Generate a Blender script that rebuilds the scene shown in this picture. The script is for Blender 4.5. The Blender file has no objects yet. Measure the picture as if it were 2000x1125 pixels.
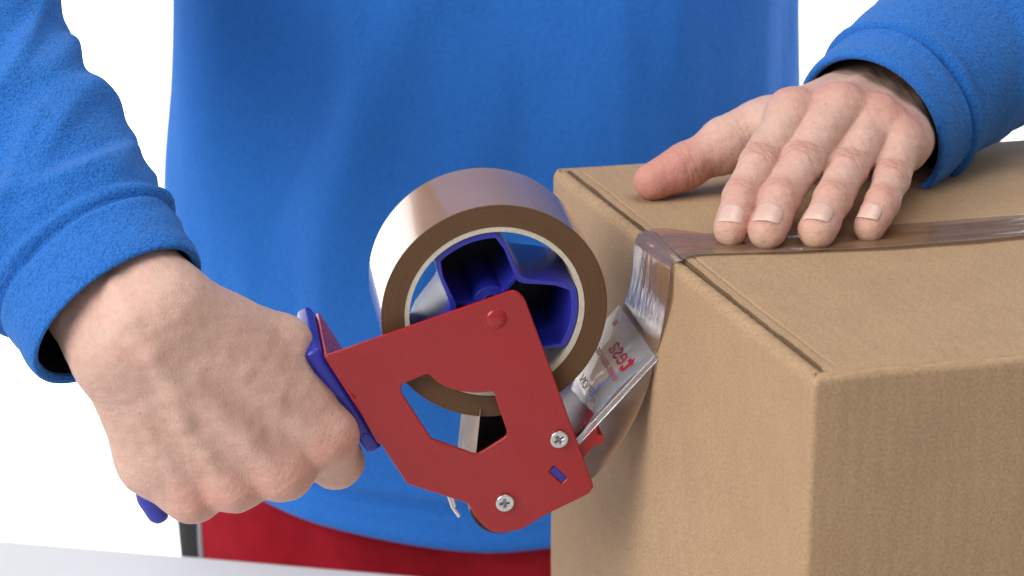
import bpy, bmesh, math, random
import numpy as np
from mathutils import Vector, Matrix, noise as mnoise

random.seed(7); np.random.seed(7)
SC = bpy.context.scene
COL = SC.collection
# ------------------------------------------------------------------ camera
CAM = Vector((0.0, 0.0, 1.31)); PITCH = math.radians(16.5); FPX = 4200.0
cam_data = bpy.data.cameras.new('camera'); cam = bpy.data.objects.new('camera', cam_data); COL.objects.link(cam)
cam.location = CAM; cam.rotation_euler = (math.radians(90) - PITCH, 0, 0)
cam_data.sensor_width = 36.0; cam_data.lens = FPX / 2000 * 36.0
cam_data.clip_start = 0.02; cam_data.clip_end = 60
cam_data.dof.use_dof = True; cam_data.dof.focus_distance = 0.955; cam_data.dof.aperture_fstop = 13.0
SC.camera = cam
# ------------------------------------------------------------------ white studio surround and lamps
world = bpy.data.worlds.new('World'); SC.world = world; world.use_nodes = True
bg = world.node_tree.nodes['Background']; bg.inputs[0].default_value = (0.93, 0.96, 1.0, 1); bg.inputs[1].default_value = 0.44

def area(name, loc, tgt, sx, sy, watts, col=(1, 1, 1)):
    l = bpy.data.lights.new(name, 'AREA'); l.shape = 'RECTANGLE'; l.size = sx; l.size_y = sy; l.energy = watts; l.color = col
    o = bpy.data.objects.new(name, l); COL.objects.link(o); o.location = loc
    o.rotation_euler = (Vector(tgt) - Vector(loc)).to_track_quat('-Z', 'Y').to_euler()
    return o
area('softbox_key', (-1.60, -0.30, 2.10), (-0.05, 1.05, 1.02), 1.6, 1.4, 58, (1.0, 0.985, 0.96))
area('softbox_top', (0.35, 0.95, 2.75), (0.1, 1.0, 1.0), 1.2, 1.0, 13, (1.0, 0.98, 0.95))
area('backdrop_lamp', (-2.1, 2.0, 1.3), (-1.2, 3.75, 1.3), 0.8, 1.2, 120)
area('backdrop_lamp', (2.1, 2.0, 1.3), (1.2, 3.75, 1.3), 0.8, 1.2, 120)
SC.view_settings.view_transform = 'Standard'; SC.view_settings.look = 'None'
SC.view_settings.exposure = 0.0; SC.view_settings.gamma = 1.0; SC.view_settings.use_curve_mapping = False
SC.cycles.use_denoising = True
SC.cycles.max_bounces = 10; SC.cycles.transparent_max_bounces = 16

# ------------------------------------------------------------------ measuring helpers: a sight line of the photograph met with a real plane or depth
FW = Vector((0, math.cos(PITCH), -math.sin(PITCH))); UP = Vector((0, math.sin(PITCH), math.cos(PITCH)))
def ray(x, y): return FW + Vector((1, 0, 0)) * ((x - 1000) / FPX) + UP * ((562.5 - y) / FPX)
def at(x, y, d): return CAM + ray(x, y) * d
def at_z(x, y, z):
    r = ray(x, y); return CAM + r * ((z - CAM.z) / r.z)
def at_plane(x, y, p0, n):
    r = ray(x, y); return CAM + r * ((p0 - CAM).dot(n) / r.dot(n))

# ------------------------------------------------------------------ object helpers
def mesh_obj(name, me, mat, parent=None, smooth=True, matrix=None):
    me.name = name
    o = bpy.data.objects.new(name, me); COL.objects.link(o)
    if mat:
        if me.materials: me.materials[0] = mat
        else: me.materials.append(mat)
    if smooth:
        me.polygons.foreach_set('use_smooth', np.ones(len(me.polygons), dtype=bool))
    if parent is not None: o.parent = parent
    if matrix is not None: o.matrix_world = matrix
    return o
def from_data(verts, faces):
    me = bpy.data.meshes.new('m'); me.from_pydata([tuple(v) for v in verts], [], [tuple(f) for f in faces]); me.update(); return me
def empty(name, loc=(0, 0, 0), matrix=None):
    o = bpy.data.objects.new(name, None); COL.objects.link(o); o.empty_display_size = 0.02
    if matrix is not None: o.matrix_world = matrix
    else: o.location = loc
    return o
def tag(o, label=None, cat=None, kind=None, group=None):
    if label: o['label'] = label
    if cat: o['category'] = cat
    if kind: o['kind'] = kind
    if group: o['group'] = group
    return o
def sharp(me, ang=35):
    bm = bmesh.new(); bm.from_mesh(me)
    for e in bm.edges:
        if len(e.link_faces) == 2 and e.calc_face_angle(0) > math.radians(ang): e.smooth = False
    bm.to_mesh(me); bm.free(); return me
def bm_mesh(bm):
    me = bpy.data.meshes.new('m'); bmesh.ops.recalc_face_normals(bm, faces=bm.faces); bm.to_mesh(me); bm.free(); return me
def box_mesh(x0, x1, y0, y1, z0, z1, bev=0.0, seg=3):
    bm = bmesh.new(); bmesh.ops.create_cube(bm, size=1)
    for v in bm.verts:
        v.co = Vector(((x0 + x1) / 2 + v.co.x * (x1 - x0), (y0 + y1) / 2 + v.co.y * (y1 - y0), (z0 + z1) / 2 + v.co.z * (z1 - z0)))
    if bev: bmesh.ops.bevel(bm, geom=list(bm.edges), offset=bev, segments=seg, profile=0.5, affect='EDGES')
    return sharp(bm_mesh(bm), 40)
def lathe(prof, n=64, axis='Z'):
    """closed profile [(r, z)...] turned about the local Z axis"""
    vs, fs = [], []; m = len(prof)
    for i in range(n):
        a = 2 * math.pi * i / n
        for r, z in prof: vs.append((r * math.cos(a), r * math.sin(a), z))
    for i in range(n):
        for j in range(m - 1):
            a, b = i * m + j, ((i + 1) % n) * m + j
            fs.append((a, b, b + 1, a + 1))
    bm = bmesh.new(); me0 = from_data(vs, fs); bm.from_mesh(me0); bpy.data.meshes.remove(me0)
    bmesh.ops.remove_doubles(bm, verts=bm.verts, dist=1e-7)
    return sharp(bm_mesh(bm), 35)
def fillet(pts, rad, seg=6):
    """round the corners of a closed polygon; pts (x, y) or (x, y, r)"""
    out = []; n = len(pts)
    for i in range(n):
        p = Vector(pts[i][:2]); a = Vector(pts[i - 1][:2]); b = Vector(pts[(i + 1) % n][:2])
        r = pts[i][2] if len(pts[i]) > 2 else rad
        u = (a - p); v = (b - p); lu, lv = u.length, v.length; u /= lu; v /= lv
        ang = math.acos(max(-1, min(1, u.dot(v))))
        if r <= 0 or ang > math.radians(176): out.append(tuple(p)); continue
        d = min(r / math.tan(ang / 2), lu * 0.48, lv * 0.48); r2 = d * math.tan(ang / 2)
        c = p + (u + v).normalized() * (r2 / math.sin(ang / 2))
        s = p + u * d - c; e = p + v * d - c
        a0 = math.atan2(s.y, s.x); a1 = math.atan2(e.y, e.x); da = (a1 - a0 + math.pi) % (2 * math.pi) - math.pi
        for k in range(seg + 1):
            t = a0 + da * k / seg; out.append((c.x + r2 * math.cos(t), c.y + r2 * math.sin(t)))
    return out
def plate_mesh(loops, z0, z1, bev=0.0003, res=2):
    """flat sheet with holes: closed 2D loops, thickness z0..z1, rounded edges"""
    cu = bpy.data.curves.new('c', 'CURVE'); cu.dimensions = '2D'; cu.fill_mode = 'BOTH'
    for L in loops:
        s = cu.splines.new('POLY'); s.points.add(len(L) - 1); s.use_cyclic_u = True
        for i, q in enumerate(L): s.points[i].co = (q[0], q[1], 0, 1)
    cu.extrude = max((z1 - z0) / 2 - bev, 1e-6); cu.bevel_depth = bev; cu.bevel_resolution = res; cu.offset = -bev
    o = bpy.data.objects.new('c', cu); COL.objects.link(o)
    dg = bpy.context.evaluated_depsgraph_get(); me = bpy.data.meshes.new_from_object(o.evaluated_get(dg))
    bpy.data.objects.remove(o); bpy.data.curves.remove(cu)
    me.transform(Matrix.Translation((0, 0, (z0 + z1) / 2))); me.materials.clear()
    return sharp(me, 38)
def join_meshes(ms):
    bm = bmesh.new()
    for m in ms: bm.from_mesh(m)
    me = bpy.data.meshes.new('m'); bm.to_mesh(me); bm.free(); return me
def grid_mesh(P, closed_u=False):
    """P[i][j] rows of points -> quad sheet"""
    n, m = len(P), len(P[0]); vs = [tuple(q) for r in P for q in r]; fs = []
    for i in range(n if closed_u else n - 1):
        for j in range(m - 1):
            a = i * m + j; b = ((i + 1) % n) * m + j
            fs.append((a, b, b + 1, a + 1))
    return from_data(vs, fs)
def spline(pts, n):
    """Catmull-Rom through tuples of any length"""
    P = np.array(pts, float); P = np.vstack([2 * P[0] - P[1], P, 2 * P[-1] - P[-2]]); out = []
    L = len(P) - 3
    for k in range(n):
        t = k / (n - 1) * L; i = min(int(t), L - 1); t -= i
        a, b, c, d = P[i:i + 4]
        out.append(0.5 * (2 * b + (c - a) * t + (2 * a - 5 * b + 4 * c - d) * t * t + (3 * b - a - 3 * c + d) * t ** 3))
    return np.array(out)

# ------------------------------------------------------------------ materials
def new_mat(name):
    m = bpy.data.materials.new(name); m.use_nodes = True
    nt = m.node_tree; b = nt.nodes['Principled BSDF']
    return m, nt, b
def N(nt, typ, **kw):
    n = nt.nodes.new(typ)
    for k, v in kw.items():
        if k.startswith('_'): n.inputs[k[1:].replace('_', ' ')].default_value = v
        else: setattr(n, k, v)
    return n
def noise_node(nt, vec, scale, detail=4, rough=0.55, dim='3D'):
    n = N(nt, 'ShaderNodeTexNoise'); n.inputs['Scale'].default_value = scale; n.inputs['Detail'].default_value = detail; n.inputs['Roughness'].default_value = rough
    if vec is not None: nt.links.new(vec, n.inputs['Vector'])
    return n
def ramp(nt, fac, stops):
    r = N(nt, 'ShaderNodeValToRGB'); e = r.color_ramp.elements
    while len(e) < len(stops): e.new(0.5)
    for i, (p, c) in enumerate(stops):
        e[i].position = p; e[i].color = (c[0], c[1], c[2], 1) if not isinstance(c, (int, float)) else (c, c, c, 1)
    nt.links.new(fac, r.inputs[0]); return r
def mapping(nt, vec, scale=(1, 1, 1), rot=(0, 0, 0), loc=(0, 0, 0)):
    m = N(nt, 'ShaderNodeMapping'); m.inputs['Scale'].default_value = scale; m.inputs['Rotation'].default_value = rot; m.inputs['Location'].default_value = loc
    nt.links.new(vec, m.inputs['Vector']); return m.outputs[0]
def bump(nt, height, dist, strength=1.0, nrm=None):
    b = N(nt, 'ShaderNodeBump'); b.inputs['Distance'].default_value = dist; b.inputs['Strength'].default_value = strength
    nt.links.new(height, b.inputs['Height'])
    if nrm is not None: nt.links.new(nrm, b.inputs['Normal'])
    return b.outputs[0]
def mixc(nt, fac, a, b, blend='MIX'):
    m = N(nt, 'ShaderNodeMix', data_type='RGBA', blend_type=blend)
    for sock, val in ((m.inputs[0], fac), (m.inputs[6], a), (m.inputs[7], b)):
        if hasattr(val, 'links'): nt.links.new(val, sock)
        elif isinstance(val, (int, float)): sock.default_value = val
        else: sock.default_value = (*val[:3], 1)
    return m.outputs[2]
def texco(nt, which='Object'): return N(nt, 'ShaderNodeTexCoord').outputs[which]

def simple(name, col, rough=0.5, metal=0.0, spec=0.5, coat=0.0, bumpscale=None, bumpdist=0.0, var=0.0, varscale=60):
    m, nt, b = new_mat(name); co = texco(nt)
    b.inputs['Roughness'].default_value = rough; b.inputs['Metallic'].default_value = metal; b.inputs['Specular IOR Level'].default_value = spec
    b.inputs['Coat Weight'].default_value = coat
    n = noise_node(nt, co, varscale, 5)
    c = ramp(nt, n.outputs[0], [(0.3, [x * (1 - var) for x in col]), (0.7, [min(1, x * (1 + var)) for x in col])])
    nt.links.new(c.outputs[0], b.inputs['Base Color'])
    if bumpscale:
        nt.links.new(bump(nt, noise_node(nt, co, bumpscale, 3).outputs[0], bumpdist), b.inputs['Normal'])
    return m
M = {}
M['white_sweep'] = simple('white_paper', (0.86, 0.86, 0.86), 0.7, var=0.01)
M['white_table'] = simple('white_laminate', (0.68, 0.67, 0.665), 0.6, spec=0.15, var=0.012, varscale=9, bumpscale=900, bumpdist=0.00003)
M['red_metal'] = simple('red_enamel', (0.33, 0.010, 0.014), 0.30, spec=0.55, bumpscale=420, bumpdist=0.00006, var=0.05, varscale=25)
nt = M['red_metal'].node_tree; b = nt.nodes['Principled BSDF']; co = texco(nt)     # handling marks: uneven gloss, fine scratches
sm = noise_node(nt, co, 35, 5, 0.65); sc_ = noise_node(nt, mapping(nt, co, (900, 30, 30), (0, 0, 0.6)), 1.0, 2, 0.5)
mx = N(nt, 'ShaderNodeMath', operation='MULTIPLY_ADD'); nt.links.new(sm.outputs[0], mx.inputs[0]); mx.inputs[1].default_value = 0.34; mx.inputs[2].default_value = 0.10
ad = N(nt, 'ShaderNodeMath', operation='MULTIPLY_ADD'); nt.links.new(ramp(nt, sc_.outputs[0], [(0.62, 0.0), (0.7, 1.0)]).outputs[0], ad.inputs[0]); ad.inputs[1].default_value = 0.12; nt.links.new(mx.outputs[0], ad.inputs[2])
nt.links.new(ad.outputs[0], b.inputs['Roughness'])
M['red_plastic'] = simple('red_plastic', (0.42, 0.012, 0.014), 0.3, bumpscale=300, bumpdist=0.00005)
M['dark_red_plastic'] = simple('dark_red_plastic', (0.16, 0.006, 0.016), 0.25)
M['blue_plastic'] = simple('blue_plastic', (0.024, 0.028, 0.35), 0.34, spec=0.5, bumpscale=700, bumpdist=0.00004, var=0.06)
M['black_rubber'] = simple('black_rubber', (0.012, 0.012, 0.012), 0.7, bumpscale=900, bumpdist=0.0001)
M['black_plastic_and_shade'] = simple('black_plastic_and_shade', (0.01, 0.01, 0.013), 0.4)
M['steel'] = simple('zinc_plated_steel', (0.62, 0.63, 0.64), 0.28, metal=1.0, var=0.06, varscale=300, bumpscale=900, bumpdist=0.00003)
M['dark_steel'] = simple('steel_recess', (0.28, 0.29, 0.3), 0.4, metal=1.0)
M['white_metal'] = simple('white_metal', (0.72, 0.7, 0.66), 0.35)
M['print_red'] = simple('red_print', (0.33, 0.012, 0.03), 0.5)
M['print_pink'] = simple('faded_red_print', (0.36, 0.05, 0.08), 0.5)
M['print_grey'] = simple('grey_print', (0.32, 0.24, 0.25), 0.5)
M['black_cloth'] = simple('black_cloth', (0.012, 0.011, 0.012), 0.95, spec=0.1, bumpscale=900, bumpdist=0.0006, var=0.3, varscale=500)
M['grey_piping'] = simple('grey_piping', (0.25, 0.25, 0.27), 0.8)
M['black_trim'] = simple('charcoal_cloth', (0.016, 0.015, 0.017), 0.9, spec=0.15, bumpscale=1200, bumpdist=0.0003)

def cardboard(name, flute_axis, plane):
    """kraft liner: fibres, faint flute lines across the flutes, slight blotches. flute_axis = object axis across which the flutes repeat"""
    m, nt, b = new_mat(name); co = texco(nt)
    b.inputs['Roughness'].default_value = 0.78; b.inputs['Specular IOR Level'].default_value = 0.25
    blot = noise_node(nt, co, 34, 6, 0.75)
    c1 = ramp(nt, blot.outputs[0], [(0.25, (0.385, 0.252, 0.148)), (0.5, (0.412, 0.274, 0.163)), (0.75, (0.432, 0.294, 0.170))])
    sc = [420, 420, 420]; sc[plane] = 60
    fib = noise_node(nt, mapping(nt, co, sc), 2.2, 6, 0.7)
    c2 = mixc(nt, ramp(nt, fib.outputs[0], [(0.35, 0.0), (0.62, 1.0)]).outputs[0], (0.72, 0.67, 0.63), (1.16, 1.16, 1.16))
    col = mixc(nt, 0.95, c1.outputs[0], c2, 'MULTIPLY')
    fs = [55, 55, 55]; fs[flute_axis] = 330; fs[plane] = 12
    fl = noise_node(nt, mapping(nt, co, fs), 1.0, 3, 0.6)
    col = mixc(nt, 0.28, col, ramp(nt, fl.outputs[0], [(0.3, (0.86, 0.84, 0.82)), (0.7, (1.08, 1.08, 1.08))]).outputs[0], 'MULTIPLY')
    dots = N(nt, 'ShaderNodeTexVoronoi'); dots.inputs['Scale'].default_value = 260; nt.links.new(co, dots.inputs['Vector'])
    col = mixc(nt, ramp(nt, dots.outputs['Distance'], [(0.05, 0.5), (0.12, 0.0)]).outputs[0], col, (0.30, 0.19, 0.10))
    nt.links.new(col, b.inputs['Base Color'])
    w = N(nt, 'ShaderNodeTexWave', wave_type='BANDS', bands_direction='XYZ'[flute_axis]); w.inputs['Scale'].default_value = 42; w.inputs['Distortion'].default_value = 1.2; w.inputs['Detail'].default_value = 2; w.inputs['Detail Scale'].default_value = 1.5
    nt.links.new(co, w.inputs['Vector'])
    h = bump(nt, w.outputs['Fac'], 0.00008, 0.8)
    h = bump(nt, fib.outputs[0], 0.00025, 0.8, h)
    nt.links.new(h, b.inputs['Normal'])
    return m
M['card_end'] = cardboard('kraft_cardboard_end', 1, 0)
M['card_side'] = cardboard('kraft_cardboard_side', 0, 1)
M['card_top'] = cardboard('kraft_cardboard_top', 0, 2)
M['card_edge'] = simple('cut_cardboard_edge_shaded', (0.13, 0.08, 0.04), 0.9, var=0.4, varscale=700)  # cut edge coloured darker so the slot reads as a shaded gap

def film(name, roll=False):
    m, nt, b = new_mat(name); co = texco(nt)
    b.inputs['Roughness'].default_value = 0.13; b.inputs['Specular IOR Level'].default_value = 0.6; b.inputs['IOR'].default_value = 1.5
    n = noise_node(nt, co, 40, 3)
    c = ramp(nt, n.outputs[0], [(0.3, (0.285, 0.165, 0.092)), (0.7, (0.32, 0.188, 0.107))])
    nt.links.new(c.outputs[0], b.inputs['Base Color'])
    b.inputs['Coat Weight'].default_value = 0.6; b.inputs['Coat Roughness'].default_value = 0.06
    return m, nt, b, co
mf, nt, b, co = film('brown_tape_film')
# slack film: long shallow wrinkles along its run (UV: x across, y along)
uv = texco(nt, 'UV')
wr = noise_node(nt, mapping(nt, uv, (9, 1.3, 1)), 1.0, 4, 0.55)
nt.links.new(bump(nt, wr.outputs[0], 0.0010, 0.4), b.inputs['Normal'])
nt.links.new(bump(nt, wr.outputs[0], 0.0010, 0.4), b.inputs['Coat Normal'])
b.inputs['Alpha'].default_value = 0.50; b.inputs['Roughness'].default_value = 0.16; b.inputs['Coat Weight'].default_value = 0.8
M['tape_film'] = mf
mf, nt, b, co = film('brown_tape_sticky_side')
b.inputs['Coat Weight'].default_value = 0.0; b.inputs['Roughness'].default_value = 0.42; b.inputs['Specular IOR Level'].default_value = 0.3; b.inputs['Alpha'].default_value = 0.62
nt.nodes['Color Ramp'].color_ramp.elements[0].color = (0.37, 0.2, 0.1, 1); nt.nodes['Color Ramp'].color_ramp.elements[1].color = (0.42, 0.24, 0.125, 1)
M['tape_back'] = mf
mf, nt, b, co = film('brown_tape_roll_surface')
wr = noise_node(nt, mapping(nt, co, (20, 20, 3)), 3.0, 3, 0.5)
nt.links.new(bump(nt, wr.outputs[0], 0.0008, 0.28), b.inputs['Normal']); nt.links.new(bump(nt, wr.outputs[0], 0.0008, 0.28), b.inputs['Coat Normal'])
M['tape_roll'] = mf
m, nt, b = new_mat('wound_tape_side'); co = texco(nt)
sx = N(nt, 'ShaderNodeSeparateXYZ'); nt.links.new(co, sx.inputs[0])
vl = N(nt, 'ShaderNodeVectorMath', operation='LENGTH'); cx = N(nt, 'ShaderNodeCombineXYZ'); nt.links.new(sx.outputs[0], cx.inputs[0]); nt.links.new(sx.outputs[1], cx.inputs[1]); nt.links.new(cx.outputs[0], vl.inputs[0])
ln = noise_node(nt, None, 2600, 3, 0.7); ln.noise_dimensions = '1D'; nt.links.new(vl.outputs['Value'], ln.inputs['W'])
pt = noise_node(nt, co, 45, 3)
c = mixc(nt, ramp(nt, ln.outputs[0], [(0.3, 0.0), (0.7, 1.0)]).outputs[0], (0.062, 0.030, 0.014), (0.175, 0.092, 0.046))
c = mixc(nt, 0.35, c, ramp(nt, pt.outputs[0], [(0.3, (0.8, 0.8, 0.8)), (0.7, (1.2, 1.2, 1.2))]).outputs[0], 'MULTIPLY')
nt.links.new(c, b.inputs['Base Color']); b.inputs['Roughness'].default_value = 0.55; b.inputs['Specular IOR Level'].default_value = 0.25
nt.links.new(bump(nt, ln.outputs[0], 0.0002, 0.5), b.inputs['Normal'])
M['tape_side'] = m
M['core'] = simple('grey_paperboard_core', (0.56, 0.50, 0.40), 0.85, var=0.10, varscale=420, bumpscale=600, bumpdist=0.0003)

m, nt, b = new_mat('clear_acrylic')
b.inputs['Base Color'].default_value = (0.97, 0.97, 1.0, 1); b.inputs['Roughness'].default_value = 0.05; b.inputs['IOR'].default_value = 1.49; b.inputs['Transmission Weight'].default_value = 0.88
nt.links.new(bump(nt, noise_node(nt, texco(nt), 120, 2).outputs[0], 0.0006, 0.25), b.inputs['Normal'])
M['acrylic'] = m
# ------------------------------------------------------------------ setting: floor, paper sweep
ZT = 0.75                                              # table top
fl = mesh_obj('floor', box_mesh(-4, 4, -2.5, 3.15, -0.02, 0.0), M['white_sweep'], smooth=False); tag(fl, 'white studio floor', kind='structure')
prof = [(3.15 + 0.6 * math.sin(t), 0.6 - 0.6 * math.cos(t)) for t in np.linspace(0, math.pi / 2, 14)] + [(3.75, 3.6)]
bd = mesh_obj('backdrop', grid_mesh([[(x, y, z) for (y, z) in prof] for x in (-4, 4)]), M['white_sweep']); tag(bd, 'white paper backdrop sweep', kind='structure')
sol = bd.modifiers.new('s', 'SOLIDIFY'); sol.thickness = 0.01; sol.offset = 1

# ------------------------------------------------------------------ table
e0 = at_z(0, 1053, ZT); e1 = at_z(830, 1125, ZT); tdir = (e1 - e0).normalized(); tang = math.atan2(tdir.y, tdir.x)
tm = Matrix.Translation(Vector((e0.x, e0.y, 0)) + tdir * 0.45 * 1.0) @ Matrix.Rotation(tang, 4, 'Z')
table = empty('work_table', matrix=Matrix.Translation(tm.translation) @ Matrix.Rotation(tang, 4, 'Z'))
tag(table, 'white laminate work table under the cardboard box', 'table')
def child(name, me, mat, par, smooth=True):
    return mesh_obj(name, me, mat, par, smooth)
child('table_top', box_mesh(-1.1, 1.1, -0.85, 0.0, ZT - 0.03, ZT, 0.003), M['white_table'], table)
for sx_ in (-1.04, 1.04):
    for sy_ in (-0.79, -0.06):
        child('leg', box_mesh(sx_ - 0.025, sx_ + 0.025, sy_ - 0.025, sy_ + 0.025, 0.0, ZT - 0.03, 0.002), M['white_table'], table)

# ------------------------------------------------------------------ cardboard box
ZB = 1.054                                             # top of the box
PA = at_z(1588, 735, ZB); PB = at_z(1078, 327, ZB)
wv = (PB - PA); BW = wv.length; wv.normalize(); uv_ = Vector((wv.y, -wv.x, 0))
BL = 0.62; BH = ZB - ZT
BM = Matrix(((uv_.x, wv.x, 0, PA.x), (uv_.y, wv.y, 0, PA.y), (0, 0, 1, ZT), (0, 0, 0, 1)))
carton = empty('cardboard_box', matrix=BM)
tag(carton, 'large brown corrugated cardboard box being taped shut along its top', 'box')
def nz(x, y, z, s=1.0): return mnoise.noise(Vector((x * s, y * s, z * s)))
def carton_walls():
    r = 0.0028; per = []
    def arc(cx, cy, a0):
        for k in range(7):
            a = a0 + math.pi / 2 * k / 6
            per.append((cx + r * math.cos(a), cy + r * math.sin(a), math.cos(a), math.sin(a)))
    def line(x0, y0, x1, y1, nx, ny, n):
        for k in range(1, n): per.append((x0 + (x1 - x0) * k / n, y0 + (y1 - y0) * k / n, nx, ny))
    arc(r, r, math.pi); line(r, 0, BL - r, 0, 0, -1, 60); arc(BL - r, r, 1.5 * math.pi); line(BL, r, BL, BW - r, 1, 0, 10)
    arc(BL - r, BW - r, 0); line(BL - r, BW, r, BW, 0, 1, 60); arc(r, BW - r, math.pi / 2); line(0, BW - r, 0, r, -1, 0, 90)
    rows = []
    for (x, y, nx, ny) in per:
        endw = abs(nx)                                  # 1 on the ends, 0 on the long sides
        top = BH - 0.0004 - 0.0007 * endw
        R = 0.0030 + 0.0016 * endw
        col = []
        zs = list(np.linspace(0, BH - R - 0.004, 26))
        for z in zs:
            bul = 0.0016 * math.sin(math.pi * min(1, z / BH)) * (math.sin(math.pi * min(max(y / BW, 0), 1)) if endw > 0.7 else math.sin(math.pi * min(max(x / BL, 0), 1)))
            w = 0.0006 * nz(x, y, z, 22) + 0.00025 * nz(x, y, z * 0.3, 90)
            col.append((x + nx * (bul + w), y + ny * (bul + w), z))
        for k in range(9):
            a = math.pi / 2 * k / 8
            w = (0.0004 * nz(x * 1.0, y * 1.0, 3, 60) + 0.0002 * nz(x, y, 9, 200))
            ins = R * (1 - math.cos(a)); zz = top - R * (1 - math.sin(a))
            col.append((x - nx * (ins - w * math.cos(a)), y - ny * (ins - w * math.cos(a)), zz + w * math.sin(a) * endw))
        ins = R + 0.0018 + 0.0002 * math.sin(y * 700) * endw
        col.append((x - nx * (R + 0.001), y - ny * (R + 0.001), top - 0.0002 * endw))
        col.append((x - nx * ins, y - ny * ins, top - 0.0004 * endw))
        col.append((x - nx * (ins + 0.0005), y - ny * (ins + 0.0005), top - 0.006))
        rows.append(col)
    me = grid_mesh(rows, closed_u=True)
    bm = bmesh.new(); bm.from_mesh(me); bm.verts.ensure_lookup_table(); m = len(rows[0])
    bm.faces.new([bm.verts[i * m] for i in range(len(rows))]); bmesh.ops.recalc_face_normals(bm, faces=bm.faces)
    bm.to_mesh(me); bm.free(); return me
wm = carton_walls(); child('box_wall', wm, M['card_end'], carton); wm.materials.append(M['card_side'])
for pl_ in wm.polygons:
    if abs(pl_.normal.y) > 0.75: pl_.material_index = 1
# the under flap folded in at the near end, seen through the slot between its crease and the top flaps
child('inner_flap', box_mesh(0.004, 0.12, 0.006, BW - 0.006, BH - 0.0105, BH - 0.0068), M['card_top'], carton, False)
SEAM = BW * 0.52
def flap(y0, y1, side):
    X = [0.0070, 0.0072, 0.0078] + list(np.linspace(0.0090, 0.0150, 16)) + list(np.linspace(0.0155, BL - 0.008, 120)); n = 50
    P = []; 
    for i, x in enumerate(X):
        row = []
        for j in range(n + 1):
            y = y0 + (y1 - y0) * j / n
            edge = min(1, abs(y - (y0 if side < 0 else y1)) / 0.02)
            z = BH + 0.0009 * nz(x, y, 0, 9) * edge + 0.0003 * nz(x, y, 5, 45) * edge
            wob = (0.0006 * nz(0, y, 1, 60) + 0.0003 * nz(0, y, 7, 260)) if i < 3 else 0
            if i == 0: z -= 0.0005
            d = abs(x - 0.0122); z -= 0.0009 * math.exp(-(d / 0.0006) ** 2) * edge
            if side < 0 and j == 0: z = BH - 0.0004
            if side > 0 and j == n: z = BH - 0.0004
            row.append((x + wob, y, z))
        P.append(row)
    me = grid_mesh(P)
    # give it thickness
    bm = bmesh.new(); bm.from_mesh(me)
    res = bmesh.ops.extrude_face_region(bm, geom=list(bm.faces))
    for v in [g for g in res['geom'] if isinstance(g, bmesh.types.BMVert)]: v.co.z -= 0.0042
    bmesh.ops.recalc_face_normals(bm, faces=bm.faces)
    for f in bm.faces:
        if abs(f.normal.z) < 0.5: f.material_index = 1
    me2 = bpy.data.meshes.new('m'); bm.to_mesh(me2); bm.free(); return sharp(me2, 50)
for y0, y1, s in ((0.0048, SEAM - 0.0006, -1), (SEAM + 0.0006, BW - 0.0048, 1)):
    me = flap(y0, y1, s); o = child('top_flap', me, M['card_top'], carton); me.materials.append(M['card_edge'])
# ------------------------------------------------------------------ tape dispenser frame of reference
NEAR = at(967, 611, 0.947); AX = (at(933, 530, 0.9925) - NEAR).normalized()      # axle direction, away from the viewer
ORG = NEAR - AX * 0.007                                                          # axle on the plate's outer face
zx = -AX; xx = (Vector((1, 0, 0)) - zx * zx.x).normalized(); yx = zx.cross(xx)
DM = Matrix(((xx.x, yx.x, zx.x, ORG.x), (xx.y, yx.y, zx.y, ORG.y), (xx.z, yx.z, zx.z, ORG.z), (0, 0, 0, 1)))
DI = DM.inverted()
def L(px, py, z=0.0):
    """photo point measured on the dispenser's plane at local depth z -> local (x, y)"""
    p = DI @ at_plane(px, py, ORG + zx * z, zx); return (p.x, p.y)
disp = empty('tape_dispenser', matrix=DM)
tag(disp, 'red and blue hand-held packing tape dispenser held in the fist', 'tape dispenser')

outer = [(*L(632, 697), 0.0015), (*L(1008, 565), 0.0075), (*L(1026, 585), 0.006), (*L(1064, 688), 0.0), (*L(1161, 953), 0.0035), (*L(1148, 966), 0.003), (*L(1070, 1004), 0.02), (*L(1020, 1034), 0.011), (*L(962, 1046), 0.011),
         (*L(927, 1008), 0.010), (*L(915, 983), 0.006), (*L(893, 977), 0.008), (*L(796, 946), 0.003), (*L(752, 880), 0.001), (*L(745, 868), 0.0006), (*L(737, 866), 0.0006), (*L(692, 786), 0.0006), (*L(694, 776), 0.0006), (*L(684, 768), 0.0006)]
hole = [(*L(783, 752), 0.0022), (*L(836, 730), 0.0025), (*L(858, 750), 0.02), (*L(890, 764), 0.02), (*L(930, 768), 0.02), (*L(964, 765), 0.001), (*L(993, 850), 0.003), (*L(932, 889), 0.0045), (*L(843, 857), 0.0025), (*L(785, 768), 0.003)]
slot = [L(1072, 921), L(1082, 910), L(1109, 934), L(1098, 945)]
plate = plate_mesh([fillet(outer, 0.002, 8), fillet(hole, 0.002, 6), fillet([(*q, 0.0006) for q in slot], 0.0006, 3)], -0.0018, 0.0, 0.0006, 3)
child('side_plate', plate, M['red_metal'], disp)
c_ = [sum(q[k] for q in slot) / 4 for k in (0, 1)]
child('slot_insert', plate_mesh([fillet([(c_[0] + (q[0] - c_[0]) * 0.93, c_[1] + (q[1] - c_[1]) * 0.93) for q in slot], 0.0006)], -0.004, -0.0006, 0.0002), M['blue_plastic'], disp)
rv = child('rivet', lathe([(0, 0.0011), (0.0018, 0.00105), (0.0034, 0.0008), (0.0043, 0.0004), (0.0047, -0.0002), (0, -0.0002)], 40), M['red_metal'], disp); rv.location = (*L(970, 623), 0)
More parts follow.
